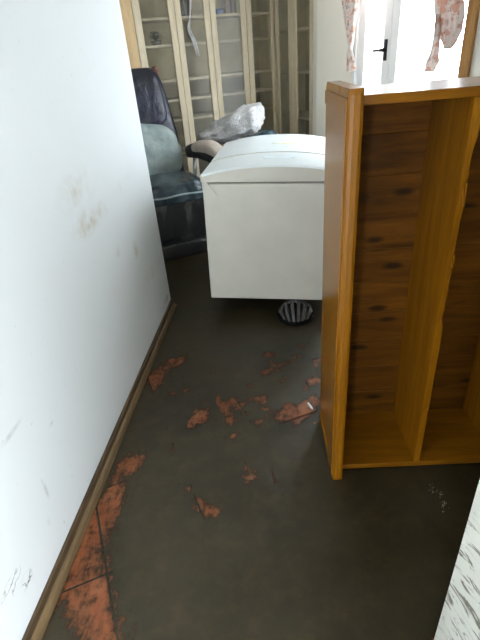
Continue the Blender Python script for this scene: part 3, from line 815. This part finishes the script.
b = N(); tube(b, [RX((-0.275 + 0.55 * i / 12, -0.045 + 0.012 * (i / 6 - 1) ** 2, 0.478 + 0.004 * math.sin(i))) for i in range(13)], 0.007, 8); build('piping', b, M_lea_grey, rc, smooth=True)
# back: leans away from the viewer
la = math.radians(14); BY = Vector((-rf.x, -rf.y, 0)); BZ_ = (Z * math.cos(la) + BY * math.sin(la)); BN = (BY * math.cos(la) - Z * math.sin(la))
BK = F(RX((0, 0.44, 0.46)), rs, BN, BZ_)
def backb(p, q):
    z = (p[2] + 1) / 2; q[0] *= 1.0 - 0.22 * max(0, z - 0.45) / 0.55; q[1] -= 0.03 * math.exp(-((z - 0.35) / 0.18) ** 2) * (p[1] < 0) * (1 - p[0] ** 2); return q
b = N(); pad(b, BK, (-0.27, 0.0, -0.06), (0.27, 0.15, 0.90), 0.3, 36, 28, backb); build('backrest', b, M_lea_dark, rc, smooth=True)
b = N(); pad(b, BK, (-0.22, -0.065, 0.06), (0.262, 0.10, 0.50), 0.5, 32, 20, lambda p, q: [q[0] - 0.03 * (p[2] > 0) * p[2], q[1] + 0.012 * math.sin(p[2] * 7), q[2] - 0.05 * p[0] * (p[2] > 0)]); build('lumbar_cushion', b, M_lea_grey, rc, smooth=True)
def headb(p, q):
    q[0] *= 1 - 0.10 * (p[2] + 1) / 2; return q
b = N(); pad(b, BK, (-0.21, -0.045, 0.46), (0.21, 0.06, 0.885), 0.42, 32, 20, headb); build('head_cushion', b, M_lea_dark, rc, smooth=True)
for s in (-1, 1):
    b = N(); x0, x1 = (0.285, 0.405) if s > 0 else (-0.405, -0.285)
    def armb(p, q):
        q[2] += 0.035 * (1 - p[1] ** 2) - 0.03 * (p[1] < 0) * p[1] ** 2; q[0] += s * 0.05 * (0.4 - p[1]); return q
    pad(b, RX, (x0, -0.06, 0.63), (x1, 0.46, 0.745), 0.55, 28, 18, armb); arm = build('armrest', b, M_lea_black, rc, smooth=True)
    b = N(); pad(b, RX, (x0 + 0.008, -0.075, 0.672), (x1 + 0.012, 0.33, 0.776), 0.75, 28, 18, armb); build('arm_pad', b, M_tan, arm, 'mud-dusted tan pad on the arm', smooth=True)
    b = N(); xm = (x0 + x1) / 2
    tube(b, [RX((xm + s * 0.03, 0.04, 0.66)), RX((xm + s * 0.01, 0.06, 0.56)), RX((xm - s * 0.02, 0.10, 0.46)), RX((xm - s * 0.04, 0.20, 0.40)), RX((xm - s * 0.06, 0.36, 0.36))], 0.018, 8)
    tube(b, [RX((xm, 0.40, 0.66)), RX((xm - s * 0.02, 0.40, 0.50)), RX((xm - s * 0.05, 0.38, 0.38))], 0.018, 8)
    build('arm_bracket', b, M_steel, arm, 'dull steel arm bracket', smooth=True)

# ------------------------------------------------------------------ bags piled behind the freezer
def crumple(bm, fr, lo, hi, e, amp, fq, seed, bulge=None, nu=56, nv=36):
    def bl(p, q):
        if bulge: q = bulge(p, q)
        w = Vector(q) * fq + Vector((seed, seed * 0.7, 0)); d = amp * (mnoise.noise(w) + 0.6 * abs(mnoise.noise(w * 2.3)) + 0.35 * mnoise.noise(w * 4.5))
        return [q[k] + d * p[k] for k in range(3)]
    return pad(bm, fr, lo, hi, e, nu, nv, bl)
SF = F((-0.25, 3.68, 0.002))
b = N(); crumple(b, SF, (-0.12, -0.22, 0), (0.24, 0.24, 0.85), 0.5, 0.035, 6, 3.3, lambda p, q: [q[0], q[1], q[2] - 0.10 * max(0, p[1] + 0.3) * max(0, p[2]) - 0.06 * max(0, -p[0] - 0.2) * max(0, p[2])])
for v in b.verts: v.co.z = max(v.co.z, 0.003)
build('refuse_sack', b, M_sack, None, 'dark teal plastic sack standing behind the freezer', 'sack', smooth=True)
wa = on_y(205, 141, 3.86); wb = on_y(263, 112, 3.86); wd = (wb - wa); wl = wd.length; wd.normalize(); wn = Vector((0, 1, 0)); wz = wd.cross(wn).normalized()
WB = F(wa, wd, wn, wz)
def bagb(p, q):
    t = (p[0] + 1) / 2; k = 0.85 + 0.35 * min(1, t * 1.35); q[1] *= k; q[2] *= k; return q
b = N(); crumple(b, WB, (-0.01, -0.085, -0.085), (wl + 0.005, 0.085, 0.085), 0.75, 0.03, 13, 1.7, bagb)
build('plastic_bag', b, M_bag, None, 'crumpled cloudy white plastic bag lying on the dark sack', 'plastic bag', smooth=True)

# ------------------------------------------------------------------ small bits in the mud
q = on_z(311, 407, 0.012); q2 = on_z(308, 403, 0.012)
b = N(); tube(b, [q2, q2.lerp(q, 0.5) + Z * 0.001, q + (q - q2) * 0.4], 0.0045, 8)
build('white_stick', b, simple('bright_white_paint', (250, 250, 250), 0.2), None, 'tiny white stick in the mud beside the bookcase', 'stick', smooth=True)
b = N()
for i in range(46):
    t = random.random(); c = on_z(430 + 15 * t + random.gauss(0, 2), 489 + 22 * t * t + random.gauss(0, 3), 0.0055); s = random.uniform(0.0005, 0.0018)
    bmesh.ops.create_icosphere(b, subdivisions=1, radius=s, matrix=Matrix.Translation(c))
build('froth_flecks', b, simple('pale_froth', (150, 148, 138), 0.3), None, 'pale froth flecks on the dark mud below the bookcase', 'froth', kind='stuff')
